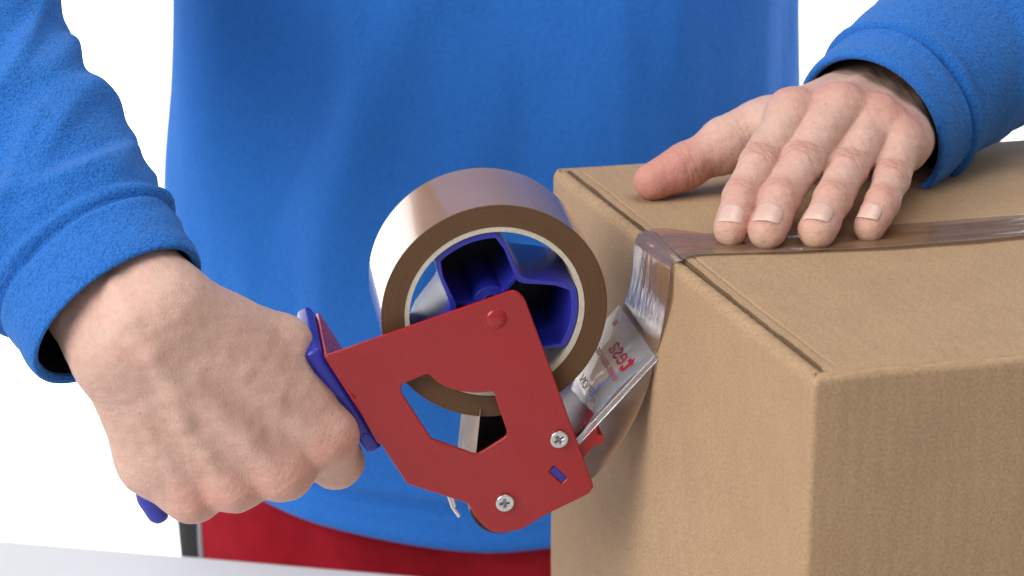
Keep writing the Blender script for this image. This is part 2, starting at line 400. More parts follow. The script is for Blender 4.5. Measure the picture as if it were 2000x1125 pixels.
def screw(px, py, r, rot):
    o = empty('x'); bpy.data.objects.remove(o)
    w, l = r * 0.13, r * 0.52
    cross = [(w, w), (w, l), (-w, l), (-w, w), (-l, w), (-l, -w), (-w, -w), (-w, -l), (w, -l), (w, -w), (l, -w), (l, w)]
    ca, sa = math.cos(rot), math.sin(rot); cross = [(x * ca - y * sa, x * sa + y * ca) for x, y in cross]
    disc = [(r * math.cos(a), r * math.sin(a)) for a in np.linspace(0, 2 * math.pi, 48, endpoint=False)]
    s = child('screw', plate_mesh([disc, cross], -0.0002, 0.0019, 0.0006, 4), M['steel'], disp); s.location = (*L(px, py, 0.001), 0.0)
    rc = child('cross_recess', plate_mesh([[(r * 0.7 * math.cos(a), r * 0.7 * math.sin(a)) for a in np.linspace(0, 2 * math.pi, 24, endpoint=False)]], 0.0001, 0.0007, 0.0001), M['dark_steel'], s)
    return s
screw(1092, 858, 0.0042, 0.55); screw(986, 982, 0.0043, 0.05)
# flange bent back from the plate's left edge, carries the handle
f0 = Vector(L(633, 698)); f1 = Vector(L(744, 870)); fd = (f1 - f0).normalized(); fn = Vector((-fd.y, fd.x))
if fn.x > 0: fn = -fn                                                            # outwards, towards the hand
FL = (f1 - f0).length
FLM = Matrix(((fd.x, 0, fn.x, f0.x), (fd.y, 0, fn.y, f0.y), (0, -1, 0, 0), (0, 0, 0, 1)))   # local x along the fold, y away from the viewer, z towards the hand
def circ(cx, cy, r, n=16): return [(cx + r * math.cos(a), cy + r * math.sin(a)) for a in np.linspace(0, 2 * math.pi, n, endpoint=False)]
flo = [(0, 0.0002), (FL, 0.0002), (FL - 0.002, 0.054, 0.004), (0.0015, 0.054, 0.003)]
fm = plate_mesh([fillet([(0, 0.0002, 0), (FL, 0.0002, 0), (FL - 0.002, 0.054, 0.005), (0.0015, 0.054, 0.003)], 0.003), circ(0.006, 0.012, 0.0012), circ(0.006, 0.026, 0.0012), circ(0.006, 0.04, 0.0012)], -0.0016, 0.0, 0.0004)
fm.transform(FLM); child('mounting_flange', sharp(fm, 38), M['red_metal'], disp)
# blue guard behind the flange and the grip
gm = box_mesh(-0.004, FL + 0.0035, 0.0035, 0.0535, 0.0003, 0.0078, 0.0026, 4); gm.transform(FLM)
guard = child('hand_guard', gm, M['blue_plastic'], disp)
dm_ = lathe([(0, 0.0003), (0.0013, 0.0003), (0.0016, 0), (0, -0.0002)], 20); dm_.transform(FLM @ Matrix.Translation((FL - 0.006, 0.0034, 0.004)) @ Matrix.Rotation(math.pi / 2, 4, 'X')); child('plug', dm_, M['blue_plastic'], guard)
def grip():
    mid = FL * 0.5; rows = []
    def gl(px, py):
        q = Vector(L(px, py, -0.028)) - f0; return (q.dot(fd), 0.028, q.dot(fn))
    path = spline([(mid, 0.028, 0.004), (mid, 0.028, 0.02), gl(560, 842), gl(470, 888), gl(380, 925), gl(325, 942), gl(297, 962), gl(303, 990), gl(317, 1019)], 60)
    rad = np.interp(np.linspace(0, 1, 60), [0, 0.05, 0.14, 0.45, 0.62, 0.75, 0.86, 0.95, 0.985, 1.0], [0.02, 0.015, 0.0112, 0.0112, 0.0100, 0.0075, 0.0058, 0.0048, 0.0032, 0.0004])
    for k in range(60):
        t = path[min(k + 1, 59)] - path[max(k - 1, 0)]; t = Vector(t).normalized()
        a = Vector((0, 1, 0)); b2 = t.cross(a).normalized(); a = b2.cross(t)
        rows.append([Vector(path[k]) + a * math.cos(q) * rad[k] * 0.95 + b2 * math.sin(q) * rad[k] for q in np.linspace(0, 2 * math.pi, 33)])
    me = grid_mesh(rows); me.transform(FLM); return me
child('grip', grip(), M['blue_plastic'], disp)
# three-lobed hub the roll sits on: deep cup, ribs, axle boss
HUBD = -0.007
def hub_profile(off=0.0):
    pts = []
    for k in range(3):
        c = math.radians(111 - 120 * k)
        for a in np.linspace(22, -22, 12): pts.append(((0.0376 - off) * math.cos(c + math.radians(a)), (0.0376 - off) * math.sin(c + math.radians(a))))
        for t, r in ((30, 0.0322), (37, 0.0272), (45, 0.0232), (53, 0.0208), (60, 0.0201), (67, 0.0208), (75, 0.0232), (83, 0.0272), (90, 0.0322)):
            pts.append(((r - off) * math.cos(c - math.radians(t)), (r - off) * math.sin(c - math.radians(t))))
    return pts
hm = plate_mesh([hub_profile(), hub_profile(0.0030)], HUBD - 0.046, HUBD - 0.0015, 0.0003)
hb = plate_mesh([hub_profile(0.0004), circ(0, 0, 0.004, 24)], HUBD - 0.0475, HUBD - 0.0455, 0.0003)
boss = plate_mesh([circ(0, 0, 0.0085, 32), circ(0, 0, 0.0042, 24)], HUBD - 0.046, HUBD - 0.010, 0.0004)
parts_ = [hm, boss]
for k in range(3):
    c = math.radians(51 - 120 * k); p0 = 0.0080; p1 = 0.0188
    d = Vector((math.cos(c), math.sin(c))); q = Vector((-d.y, d.x)) * 0.0009
    rb = [tuple(d * p0 + q), tuple(d * p0 - q), tuple(d * p1 - q), tuple(d * p1 + q)]
    parts_.append(plate_mesh([rb], HUBD - 0.046, HUBD - 0.0075, 0.0002))
hubm = join_meshes(parts_); hub = child('hub', hubm, M['blue_plastic'], disp); child('hub_back', hb, M['black_plastic_and_shade'], hub)  # back wall coloured black to stand in for shade deep inside the cup
child('axle', (lambda m: m)(lathe([(0, -0.002), (0.0039, -0.002), (0.0039, -0.05), (0, -0.05)], 24)), M['steel'], disp)
# pressure roller behind the lower lobe
RX, RY = L(980, 987, -0.004)
ro = child('rubber_roller', lathe([(0.004, -0.003), (0.0136, -0.003), (0.0144, -0.004), (0.0144, -0.051), (0.0136, -0.052), (0.004, -0.052), (0.004, -0.003)], 64), M['black_rubber'], disp); ro.location = (RX, RY, 0)
rc_ = child('roller_core', lathe([(0, -0.0025), (0.0038, -0.0025), (0.0038, -0.053), (0, -0.053)], 24), M['steel'], ro)
# bent wire clip under the plate edge
cx0, cy0 = L(884, 968, -0.012); 
clip = []
for (dx, dz) in ((0, -0.010), (0.0, -0.014)):
    pass
cm = bmesh.new()
def bar(bm, p, q, r, n=10):
    p, q = Vector(p), Vector(q); d = (q - p); m4 = Matrix.Translation((p + q) / 2) @ d.to_track_quat('Z', 'Y').to_matrix().to_4x4()
    bmesh.ops.create_cone(bm, cap_ends=True, segments=n, radius1=r, radius2=r, depth=d.length, matrix=m4)
a1 = (*L(872, 955, -0.012), -0.012); a2 = (*L(884, 990, -0.012), -0.012); a3 = (*L(897, 1008, -0.012), -0.012); a4 = (*L(880, 958, -0.012), -0.012)
bar(cm, a1, a2, 0.0009); bar(cm, a2, a3, 0.0009); bar(cm, (a4[0], a4[1], -0.012), (a2[0] + 0.001, a2[1], -0.012), 0.0008)
child('wire_clip', sharp(bm_mesh(cm), 50), M['white_metal'], disp)
# dark guide block seen through the window, and the blue rear cross piece
gb = [L(935, 800, -0.02), L(1005, 800, -0.02), L(1030, 900, -0.02), L(912, 915, -0.02)]
child('guide_block', plate_mesh([fillet([(*q, 0.002) for q in gb], 0.002)], -0.050, -0.020, 0.0005), M['black_plastic_and_shade'], disp)
# red tear-off block with its tab, clear shield, print
SH0n = Vector(L(1135, 858, -0.003)); SH1n = Vector(L(1284, 697, -0.003))
sd = (SH1n - SH0n).normalized(); sn = Vector((-sd.y, sd.x))                       # sn: up-left, towards the roll
SHL = (SH1n - SH0n).length
SM = Matrix(((sd.x, sn.x, 0, SH0n.x), (sd.y, sn.y, 0, SH0n.y), (0, 0, 1, 0), (0, 0, 0, 1)))   # x along the shield, y its normal, z axle
def extr(profile, z0, z1, bev=0.0003, tw=None):
    me = plate_mesh([profile], z0, z1, bev); me = tw(me) if tw else me; me.transform(SM); return sharp(me, 38)
rb_prof = fillet([(-0.012, -0.008, 0.002), (0.001, -0.0078, 0.001), (0.0045, -0.0105, 0.0015), (0.0075, -0.0075, 0.0012), (0.0060, -0.0052, 0.001), (0.0090, -0.0018, 0.001), (0.0065, 0.0008, 0.0008), (0.001, -0.0006, 0.001), (-0.008, -0.0005, 0.001), (-0.012, -0.002, 0.001)], 0.001, 4)
blk = child('tear_block', extr(rb_prof, -0.050, -0.0045), M['red_plastic'], disp)
cur = lambda x: 0.0030 * math.sin(math.pi * min(1, max(0, x / SHL)))              # slight spring in the sheet
def twist(me):                                                                    # the sheet is twisted: its far corner stands higher
    for v in me.vertices: v.co.y += 0.0085 * min(1, max(0, v.co.x / SHL)) * (-0.003 - v.co.z) / 0.047
    return me
sp = [(x, cur(x) + 0.0011) for x in np.linspace(-0.010, SHL - 0.0002, 24)] + [(x, cur(x)) for x in np.linspace(SHL, -0.010, 24)]
shield = child('clear_shield', extr(sp, -0.0505, -0.003, 0.00015, twist), M['acrylic'], disp)
lip = child('shield_lip', extr([(-0.004, -0.0006), (SHL, -0.0006), (SHL, 0.0021), (-0.004, 0.0021)], -0.0030, -0.0012, 0.0003), M['acrylic'], shield)
child('red_base', extr(fillet([(-0.009, 0.0030, 0.0), (0.0095, 0.0036, 0.0), (0.0125, 0.0034, 0.0), (0.0125, 0.0026, 0), (-0.009, 0.0020, 0.0)], 0.0), -0.0505, -0.004, 0.0001), M['dark_red_plastic'], shield)
def text_mesh(s, size, bold=0.0):
    cu = bpy.data.curves.new('t', 'FONT'); cu.body = s; cu.size = size; cu.extrude = 0.00004; cu.offset = bold; cu.align_x = 'LEFT'
    o = bpy.data.objects.new('t', cu); COL.objects.link(o); dg = bpy.context.evaluated_depsgraph_get()
    me = bpy.data.meshes.new_from_object(o.evaluated_get(dg)); bpy.data.objects.remove(o); bpy.data.curves.remove(cu); me.materials.clear(); return me
def shield_text(s, size, x, z, mat, bold=0.0):
    # letters run from the near edge (z) to the far edge, lines step down towards the dispenser body: read from the other side
    me = text_mesh(s, size, bold)
    for v in me.vertices:
        tx, ty, tz = v.co; xs = x + ty
        v.co = (xs, cur(xs) + 0.00125 + tz, z - tx)
    twist(me); me.transform(SM); return child('printed_text', me, mat, shield, False)
shield_text('t', 0.0140, SHL - 0.0165, -0.0085, M['print_red'], 0.0004); shield_text('esa', 0.0135, SHL - 0.0165, -0.0140, M['print_pink'], 0.0001)
shield_text('\u00ae', 0.0050, SHL - 0.0085, -0.0405, M['print_pink'])
shield_text('06400-00001-00', 0.0046, SHL - 0.0225, -0.0085, M['print_pink'])
shield_text('CAUTION', 0.0062, SHL - 0.0375, -0.0080, M['print_grey'])

# ------------------------------------------------------------------ the tape roll on the hub
roll = empty('tape_roll', matrix=DM); tag(roll, 'roll of glossy brown packing tape on the blue hub of the dispenser', 'tape roll')
R0, R1, Z0, Z1 = 0.0404, 0.0505, -0.0570, -0.0070
n_ = 160
tr = lathe([(R1, Z1 - 0.0003), (R1, Z0 + 0.0003), (R1 - 0.0003, Z0)], n_); child('outer_wrap', tr, M['tape_roll'], roll)
child('wound_side', join_meshes([lathe([(R0, Z1), (R1 - 0.0003, Z1), (R1, Z1 - 0.0003)], n_), lathe([(R0, Z0), (R1 - 0.0003, Z0)], n_)]), M['tape_side'], roll)
cw = lathe([(0.0380, Z1 - 0.0002), (0.0402, Z1 - 0.0002), (0.0404, Z1 - 0.0006), (0.0404, Z0), (0.0380, Z0), (0.0380, Z1 - 0.0002)], n_)
child('cardboard_core', cw, M['core'], roll)

# ------------------------------------------------------------------ tape strip: over the box top, down its end, to the dispenser tip and round its roller
def ribbon(pairs, m=26, puck=None):
    """pairs of (far edge, near edge) -> sheet with UV (x across, y along)"""
    n = len(pairs); vs, uvs, fs = [], [], []; s = 0.0
    for i, (a, b2) in enumerate(pairs):
        a, b2 = Vector(a), Vector(b2)
        if i: s += ((a + b2) / 2 - (Vector(pairs[i - 1][0]) + Vector(pairs[i - 1][1])) / 2).length
        for j in range(m):
            t = j / (m - 1); p = a.lerp(b2, t)
            if puck: p += puck(s, t, i)
            vs.append(p); uvs.append((t, s / 0.05))
    for i in range(n - 1):
        for j in range(m - 1): fs.append((i * m + j, (i + 1) * m + j, (i + 1) * m + j + 1, i * m + j + 1))
    me = from_data(vs, fs); ul = me.uv_layers.new(name='UVMap')
    for lp in me.loops: ul.data[lp.index].uv = uvs[lp.vertex_index]
    return me
strip = empty('tape_strip', matrix=Matrix.Translation(at_z(1300, 480, ZB)))
tag(strip, 'brown tape strip stuck along the box top and pulled down to the dispenser', 'tape')
far_t = [(2180, 407), (2000, 421), (1800, 437), (1600, 449), (1450, 456), (1395, 458), (1345, 453), (1300, 447.5), (1272, 448)]
near_t = [(2180, 446), (2000, 462), (1800, 479), (1600, 491), (1470, 495.5), (1420, 497), (1376, 498), (1348, 502), (1333, 509)]
zt_ = ZB + 0.0013
ft = [at_z(x, y, zt_) for x, y in far_t]; nt_ = [at_z(x, y, zt_) for x, y in near_t]
ft = spline([tuple(p) for p in ft], 90); nt_ = spline([tuple(p) for p in nt_], 90)
inv_s = strip.matrix_world.inverted()
endn = Vector((-uv_.x, -uv_.y, 0))
def off_end(px, py, g): return at_plane(px, py, PA + endn * g, endn)
tip_f = DM @ (SM @ Vector((SHL + 0.0006, 0.0080, -0.0500))); tip_n = DM @ (SM @ Vector((SHL + 0.0006, 0.0004, -0.0035)))
cor_f = at_z(1248, 457, ZB - 0.0012); cor_n = at_z(1318, 513.5, ZB - 0.0012)
low_f = off_end(1237, 485, 0.0016); low_n = off_end(1309, 528, 0.0016)
rowsF = [tuple(p) for p in ft]; rowsN = [tuple(p) for p in nt_]
bendF = spline([rowsF[-1], tuple(cor_f), tuple(low_f), tuple(off_end(1233, 545, 0.003)), tuple(tip_f)], 70)
bendN = spline([rowsN[-1], tuple(cor_n), tuple(low_n), tuple(off_end(1303, 585, 0.0030)), tuple(tip_n)], 70)
def lw(x, y, z): return DM @ (SM @ Vector((x, y, z)))
# below the tip the film sags beside the shield down to the roller
rl = Vector((RX, RY)); b_pts = []
loc2 = lambda px, py: Vector(L(px, py, -0.004))
pth = [SM @ Vector((SHL + 0.0006, 0.0004, 0)), Vector((*loc2(1266, 760), 0)), Vector((*loc2(1236, 830), 0)), Vector((*loc2(1196, 895), 0)), Vector((*loc2(1150, 943), 0)), Vector((*loc2(1080, 995), 0))]
tang_a = math.radians(-62)
pth.append(Vector((rl.x + 0.0147 * math.cos(tang_a), rl.y + 0.0147 * math.sin(tang_a), 0)))
pth = spline([tuple(p) for p in pth], 60)
arc_ = [(rl.x + 0.0147 * math.cos(a), rl.y + 0.0147 * math.sin(a), 0) for a in np.linspace(tang_a, math.radians(-170), 24)][1:]
up_ = np.linspace(arc_[-1][:2], L(939, 800, -0.005), 14)[1:]
path2 = [tuple(p) for p in pth] + arc_ + [(p[0], p[1], 0) for p in up_]
sF = [DM @ (Vector((p[0], p[1], -0.0500)) + (Vector((sn.x, sn.y, 0)) * 0.0076 * max(0, 1 - i_ / 30))) for i_, p in enumerate(path2[1:])]; sN = [DM @ Vector((p[0], p[1], -0.0052)) for p in path2[1:]]
def puck_bend(s, t, i):
    k = math.sin(math.pi * min(1, max(0, (i - 14) / 46)))
    w = 0.0003 * nz(t * 7, i * 0.03, 4)
    for q_, (t0, a_) in enumerate(((.28, .5), (.42, .8), (.53, 1.0), (.66, .9), (.78, 1.0), (.9, .6))):
        w += 0.00075 * a_ * math.exp(-((t - t0 - 0.05 * math.sin(i * 0.07 + q_ * 1.7) + 0.0018 * (i - 30)) / 0.022) ** 2)
    return endn * (w * k * (0.25 + 0.75 * t) if i > 14 else 0)
def puck_top(s, t, i):
    return Vector((0, 0, 0.0005 * nz(t * 5, s * 22, 2) + 0.0005))
for nm, prs, pk in (('stuck_length', list(zip(rowsF, rowsN)), puck_top), ('bent_length', list(zip(bendF, bendN)), puck_bend), ('free_length', list(zip([bendF[-1]] + sF, [bendN[-1]] + sN)), None)):
    me = ribbon(prs, 90, pk); me.transform(inv_s)
    o = child(nm, me, M['tape_back'] if nm == 'free_length' else M['tape_film'], strip)
    s_ = o.modifiers.new('thick', 'SOLIDIFY'); s_.thickness = 0.00012; s_.offset = 0
# ------------------------------------------------------------------ skin modelled as a blended distance field, meshed with surface nets
def cone(P, a, b, ra, rb, n=None, s=1.0):
    a = np.asarray(a); b = np.asarray(b); ba = b - a; t = np.clip((P - a) @ ba / (ba @ ba), 0, 1)
    v = P - (a + t[:, None] * ba)
    if n is not None: v = v + np.outer(v @ n, n) * (s - 1)
    return np.sqrt((v * v).sum(1)) - (ra + (rb - ra) * t)
def smin(a, b, k):
    h = np.clip(0.5 + 0.5 * (b - a) / k, 0, 1); return b + (a - b) * h - k * h * (1 - h)
def chain(P, pts, rad, k=0.004):
    d = None
    for i in range(len(pts) - 1):
        c = cone(P, pts[i], pts[i + 1], rad[i], rad[i + 1]); d = c if d is None else smin(d, c, k)
    return d
def surface_nets(f, lo, hi, h, band=0.006):
    lo = np.array(lo); n = np.ceil((np.array(hi) - lo) / h).astype(int) + 1
    H = 4; nc = n // H + 2
    gc = np.stack(np.meshgrid(*[np.arange(k) * h * H for k in nc], indexing='ij'), -1).reshape(-1, 3) + lo
    dc = f(gc).reshape(nc)
    near = np.abs(dc) < h * H * 1.85 + 0.0006
    V = np.repeat(np.repeat(np.repeat(dc, H, 0), H, 1), H, 2)[:n[0], :n[1], :n[2]].astype(np.float32)
    nf = np.repeat(np.repeat(np.repeat(near, H, 0), H, 1), H, 2)[:n[0], :n[1], :n[2]]
    ix = np.argwhere(nf)
    for c in range(0, len(ix), 400000):
        q = ix[c:c + 400000]; V[q[:, 0], q[:, 1], q[:, 2]] = f(q * h + lo)
    ins = V < 0
    cnt = np.zeros(tuple(n - 1), np.int8)
    corners = [(i, j, k) for i in (0, 1) for j in (0, 1) for k in (0, 1)]
    sl = lambda o: tuple(slice(o[a], n[a] - 1 + o[a]) for a in range(3))
    for o in corners: cnt += ins[sl(o)]
    act = np.argwhere((cnt > 0) & (cnt < 8)); idm = -np.ones(tuple(n - 1), np.int32); idm[tuple(act.T)] = np.arange(len(act))
    pos = np.zeros((len(act), 3)); num = np.zeros(len(act))
    for a in range(3):
        for o in corners:
            if o[a]: continue
            o2 = list(o); o2[a] = 1
            v0 = V[tuple((act + o).T)]; v1 = V[tuple((act + o2).T)]
            m = (v0 < 0) != (v1 < 0); t = np.where(m, v0 / np.where(v0 == v1, 1, v0 - v1), 0)
            p = np.tile(np.array(o, float), (len(act), 1)); p[:, a] += t
            pos += p * m[:, None]; num += m
    pos = (act + pos / num[:, None]) * h + lo
    faces = []
    for a in range(3):
        b_, c_ = (a + 1) % 3, (a + 2) % 3
        s0 = [slice(None)] * 3; s1 = [slice(None)] * 3; s0[a] = slice(0, n[a] - 1); s1[a] = slice(1, n[a])
        A, B = ins[tuple(s0)], ins[tuple(s1)]
        e = np.argwhere(A != B); e = e[(e[:, b_] > 0) & (e[:, c_] > 0) & (e[:, b_] < n[b_] - 1) & (e[:, c_] < n[c_] - 1)]
        fl = A[tuple(e.T)]
        def idx(db, dc_):
            q = e.copy(); q[:, b_] -= db; q[:, c_] -= dc_; return idm[tuple(q.T)]
        Q = np.stack([idx(1, 1), idx(0, 1), idx(0, 0), idx(1, 0)], 1)
        Q[~fl] = Q[~fl][:, ::-1]; faces.append(Q)
    faces = np.concatenate(faces)
    pos = project(f, pos)
    return pos, faces
def grad(f, P, e=2e-4):
    g = np.stack([f(P + np.eye(3)[a] * e) - f(P - np.eye(3)[a] * e) for a in range(3)], 1) / (2 * e)
    return g
def project(f, P, off=0.0):
    g = grad(f, P); d = f(P) - off
    return P - g * (d / np.maximum((g * g).sum(1), 0.05))[:, None]
def gauss(P, c, r): return np.exp(-((P - c) ** 2).sum(1) / (r * r))
A3 = lambda v: np.array(tuple(v), float)
nrm_ = lambda v: v / np.linalg.norm(v)
VIEW = A3(FW)

# ---------------- hand lying on the box (fingers press the tape down)
def hz(px, py, h): return A3(at_z(px, py, ZB + h))
LH = {'index': [hz(1428, 446, .0078), hz(1447, 385, .0178), hz(1483, 322, .0285), hz(1545, 226, .0445)],
      'middle': [hz(1499, 449, .0087), hz(1524, 388, .0180), hz(1566, 320, .0290), hz(1637, 217, .0460)],
      'ring': [hz(1597, 447, .0086), hz(1625, 392, .0168), hz(1655, 332, .0255), hz(1710, 240, .0400)],
      'little': [hz(1699, 440, .0075), hz(1723, 396, .0150), hz(1741, 350, .0215), hz(1757, 283, .0310)]}
LR = {'index': [.0074, .0083, .0092, .0116], 'middle': [.0083, .0089, .0097, .0122], 'ring': [.0082, .0086, .0092, .0116], 'little': [.0071, .0075, .0082, .0108]}
LW_ = hz(1722, 217, .031)
lat = nrm_(LH['little'][3] - LH['index'][3]); 
larm = nrm_(A3(at(1950, 30, 1.165)) - A3(at(1690, 232, 1.075)))
carp = {'index': LW_ - lat * .017 + [0, 0, .003], 'middle': LW_ - lat * .006 + [0, 0, .005], 'ring': LW_ + lat * .005 + [0, 0, .003], 'little': LW_ + lat * .015}
TH = [hz(1276, 352, .0094), hz(1340, 324, .0150), hz(1418, 283, .0235), hz(1505, 243, .0310)]
TR = [.0085, .0107, .0118, .0135]
ldorsal = nrm_(np.cross(lat, nrm_(LH['middle'][3] - LW_)))
if ldorsal[2] < 0: ldorsal = -ldorsal
def f_left(P):
    d = None
    for k in ('index', 'middle', 'ring', 'little'):
        c = cone(P, LH[k][3] - [0, 0, .001], carp[k], LR[k][3], .0150)
        d = c if d is None else smin(d, c, .013)
    for k in ('index', 'middle', 'ring', 'little'):        # knuckles, extensor tendons
        d = smin(d, cone(P, LH[k][3] + ldorsal * .0026, LH[k][3] + ldorsal * .0018 + (LH[k][3] - carp[k]) * .05, .0084, .0078), .009)
        d = smin(d, cone(P, LH[k][3] + ldorsal * (LR[k][3] - .0026), carp[k] + ldorsal * .0122, .0018, .0014), .006)
    d = smin(d, cone(P, TH[2], LW_ - lat * .012 - [0, 0, .004], .0125, .0150), .010)
    d = smin(d, cone(P, TH[3], LH['index'][3] * .75 + LW_ * .25 - [0, 0, .004], .0105, .0105), .010)
    d = smin(d, cone(P, TH[2] * .45 + TH[3] * .55 + [0, 0, .001], LH['index'][3] * .85 + LW_ * .15 - [0, 0, .002], .0085, .0090), .010)
    d = smin(d, cone(P, LH['little'][3] * .8 + LW_ * .2 + lat * .002 - [0, 0, .004], LW_ + lat * .015 - [0, 0, .004], .0125, .0150), .010)
    d = smin(d, cone(P, LW_ - lat * .012, LW_ - lat * .012 + larm * .12, .0185, .024), .012)
    d = smin(d, cone(P, LW_ + lat * .012, LW_ + lat * .012 + larm * .12, .0185, .024), .012)
    fg = None
    for k in ('index', 'middle', 'ring', 'little'):
        p, r = LH[k], LR[k]
        c = chain(P, p, r, .003)
        t = nrm_(p[0] - p[1])
        up = nrm_(np.array([0, 0, 1.0]) - t * t[2])
        c = smin(c, cone(P, p[0] - up * .0012 - t * .006, p[0] - up * .0010 + t * .0012, r[0] * .86, r[0] * .80), .004)   # pad
        for j, rr in ((1, .55), (2, .62)):                                                                  # joints a little thicker
            c = smin(c, cone(P, p[j] + up * r[j] * .36, p[j] + up * r[j] * .34 + t * .001, r[j] * rr, r[j] * rr), .004)
        fg = c if fg is None else smin(fg, c, .0012)
    th = chain(P, TH, TR, .004)
    tt = nrm_(TH[0] - TH[1])
    th = smin(th, cone(P, TH[0] - tt * .010 - [0, 0, .0010], TH[0] - [0, 0, .0012], .0086, .0076), .005)
    d = smin(d, fg, .0045)
    d = smin(d, th, .007)
    return d
def crease(pos, nrm, c, t, dors, r, offs, amp, wid, span):
    """fine transverse folds over a joint; returns inward depth"""
    v = pos - c; s = v @ t; l = v @ np.cross(t, dors); up = v @ dors
    m = np.exp(-(l / (span)) ** 4) * (up > 0) * np.exp(-(s / (r * 1.3)) ** 4)
    out = np.zeros(len(pos))
    for i, o in enumerate(offs):
        curve = o * (1 + 0.9 * (l / span) ** 2) + 0.00035 * np.sin(l * 900 + i * 2.1)
        out += amp * (1 - 0.25 * (i % 2)) * np.exp(-((s - curve) / wid) ** 2)
    return out * m
def vnoise(P, s, seed=0):
    """cheap smooth value field built from sines"""
    rs = np.random.RandomState(seed); o = np.zeros(len(P))
    for i in range(7):
        k = rs.normal(size=3); k /= np.linalg.norm(k); o += np.sin(P @ k * s * (0.6 + 0.9 * rs.rand()) + rs.rand() * 6.28)
    return o / 3.2
def v_normals(V, Q):
    fn = np.cross(V[Q[:, 2]] - V[Q[:, 0]], V[Q[:, 3]] - V[Q[:, 1]]); n = np.zeros_like(V)
    for k in range(4):
        for a in range(3): n[:, a] += np.bincount(Q[:, k], fn[:, a], len(V))
    return n / np.maximum(np.linalg.norm(n, axis=1, keepdims=True), 1e-12)

lo = np.array([.03, .915, ZB - .002]); hi = np.array([.255, 1.17, ZB + .082])
VL, QL = surface_nets(f_left, lo, hi, .00075)
nl = v_normals(VL, QL); dep = np.zeros(len(VL)); redL = np.zeros(len(VL)); paleL = np.zeros(len(VL))
for k in ('index', 'middle', 'ring', 'little'):
    p, r = LH[k], LR[k]
    for j, (offs, amp) in ((2, ([-.0036, -.0019, -.0003, .0013, .0031], .00044)), (1, ([-.0017, -.0003, .0012], .00032))):
        t = nrm_(p[j - 1] - p[j + 1]); up = nrm_(np.array([0, -.25, 1.0]) - t * np.dot([0, -.25, 1.0], t))
        dep += crease(VL, nl, p[j], t, up, r[j], offs, amp, .00055, r[j] * .85)
        redL += .55 * gauss(VL, p[j] + up * r[j], .008)
    redL += .75 * gauss(VL, p[3] + ldorsal * .010, .013) + .55 * gauss(VL, p[0], .013)
    t = nrm_(p[0] - p[1]); paleL += .9 * gauss(VL, p[0] + t * .0060 - np.array([0, 0, .002]), .0055)
redL += 1.3 * gauss(VL, TH[0], .022) + .5 * gauss(VL, TH[1], .018)
t = nrm_(TH[0] - TH[1]); dep += crease(VL, nl, TH[1] + t * .003, t, -VIEW, .010, [-.0030, -.0008, .0012], .00025, .0006, .011) * (gauss(VL, TH[1], .02) > .3)
t = nrm_(TH[1] - TH[2]); dep += crease(VL, nl, TH[2] - t * .004, t, nrm_(-VIEW + np.array([.4, 0, 0])), .011, [-.004, -.0015, .001, .004], .00025, .0007, .012) * gauss(VL, TH[2], .017)
VL = VL - nl * (dep - .00012 * vnoise(VL, 900, 3) - .00025 * vnoise(VL, 260, 5))[:, None]
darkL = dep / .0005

# ---------------- fist round the grip
def lw3(px, py, z): return A3(DM @ Vector((*L(px, py, z), z)))
zl = A3(zx)
FK = {'index': [lw3(640, 850, .0005), lw3(655, 900, -.020), lw3(625, 845, -.056), lw3(640, 770, -.052)],
      'middle': [lw3(553, 914, .0040), lw3(572, 905, -.036), lw3(545, 880, -.062), lw3(560, 810, -.055)],
      'ring': [lw3(458, 940, .0015), lw3(480, 930, -.038), lw3(460, 905, -.062), lw3(480, 840, -.055)],
      'little': [lw3(375, 962, -.0050), lw3(398, 955, -.038), lw3(380, 930, -.060), lw3(400, 870, -.052)]}
FR = {'index': [.0125, .0116, .0085, .0080], 'middle': [.0127, .0102, .0088, .0082], 'ring': [.0117, .0096, .0084, .0078], 'little': [.0108, .0086, .0076, .007]}
FC = {'index': lw3(335, 612, .0040), 'middle': lw3(297, 640, .0065), 'ring': lw3(260, 668, .0035), 'little': lw3(235, 698, -.0020)}
UL, RA = lw3(216, 684, -.004), lw3(318, 598, .000)
dW = float((UL * .5 + RA * .5 - A3(CAM)) @ VIEW)
fa = nrm_(A3(at(-5, 262, dW + .062)) - A3(at(225, 620, dW)))
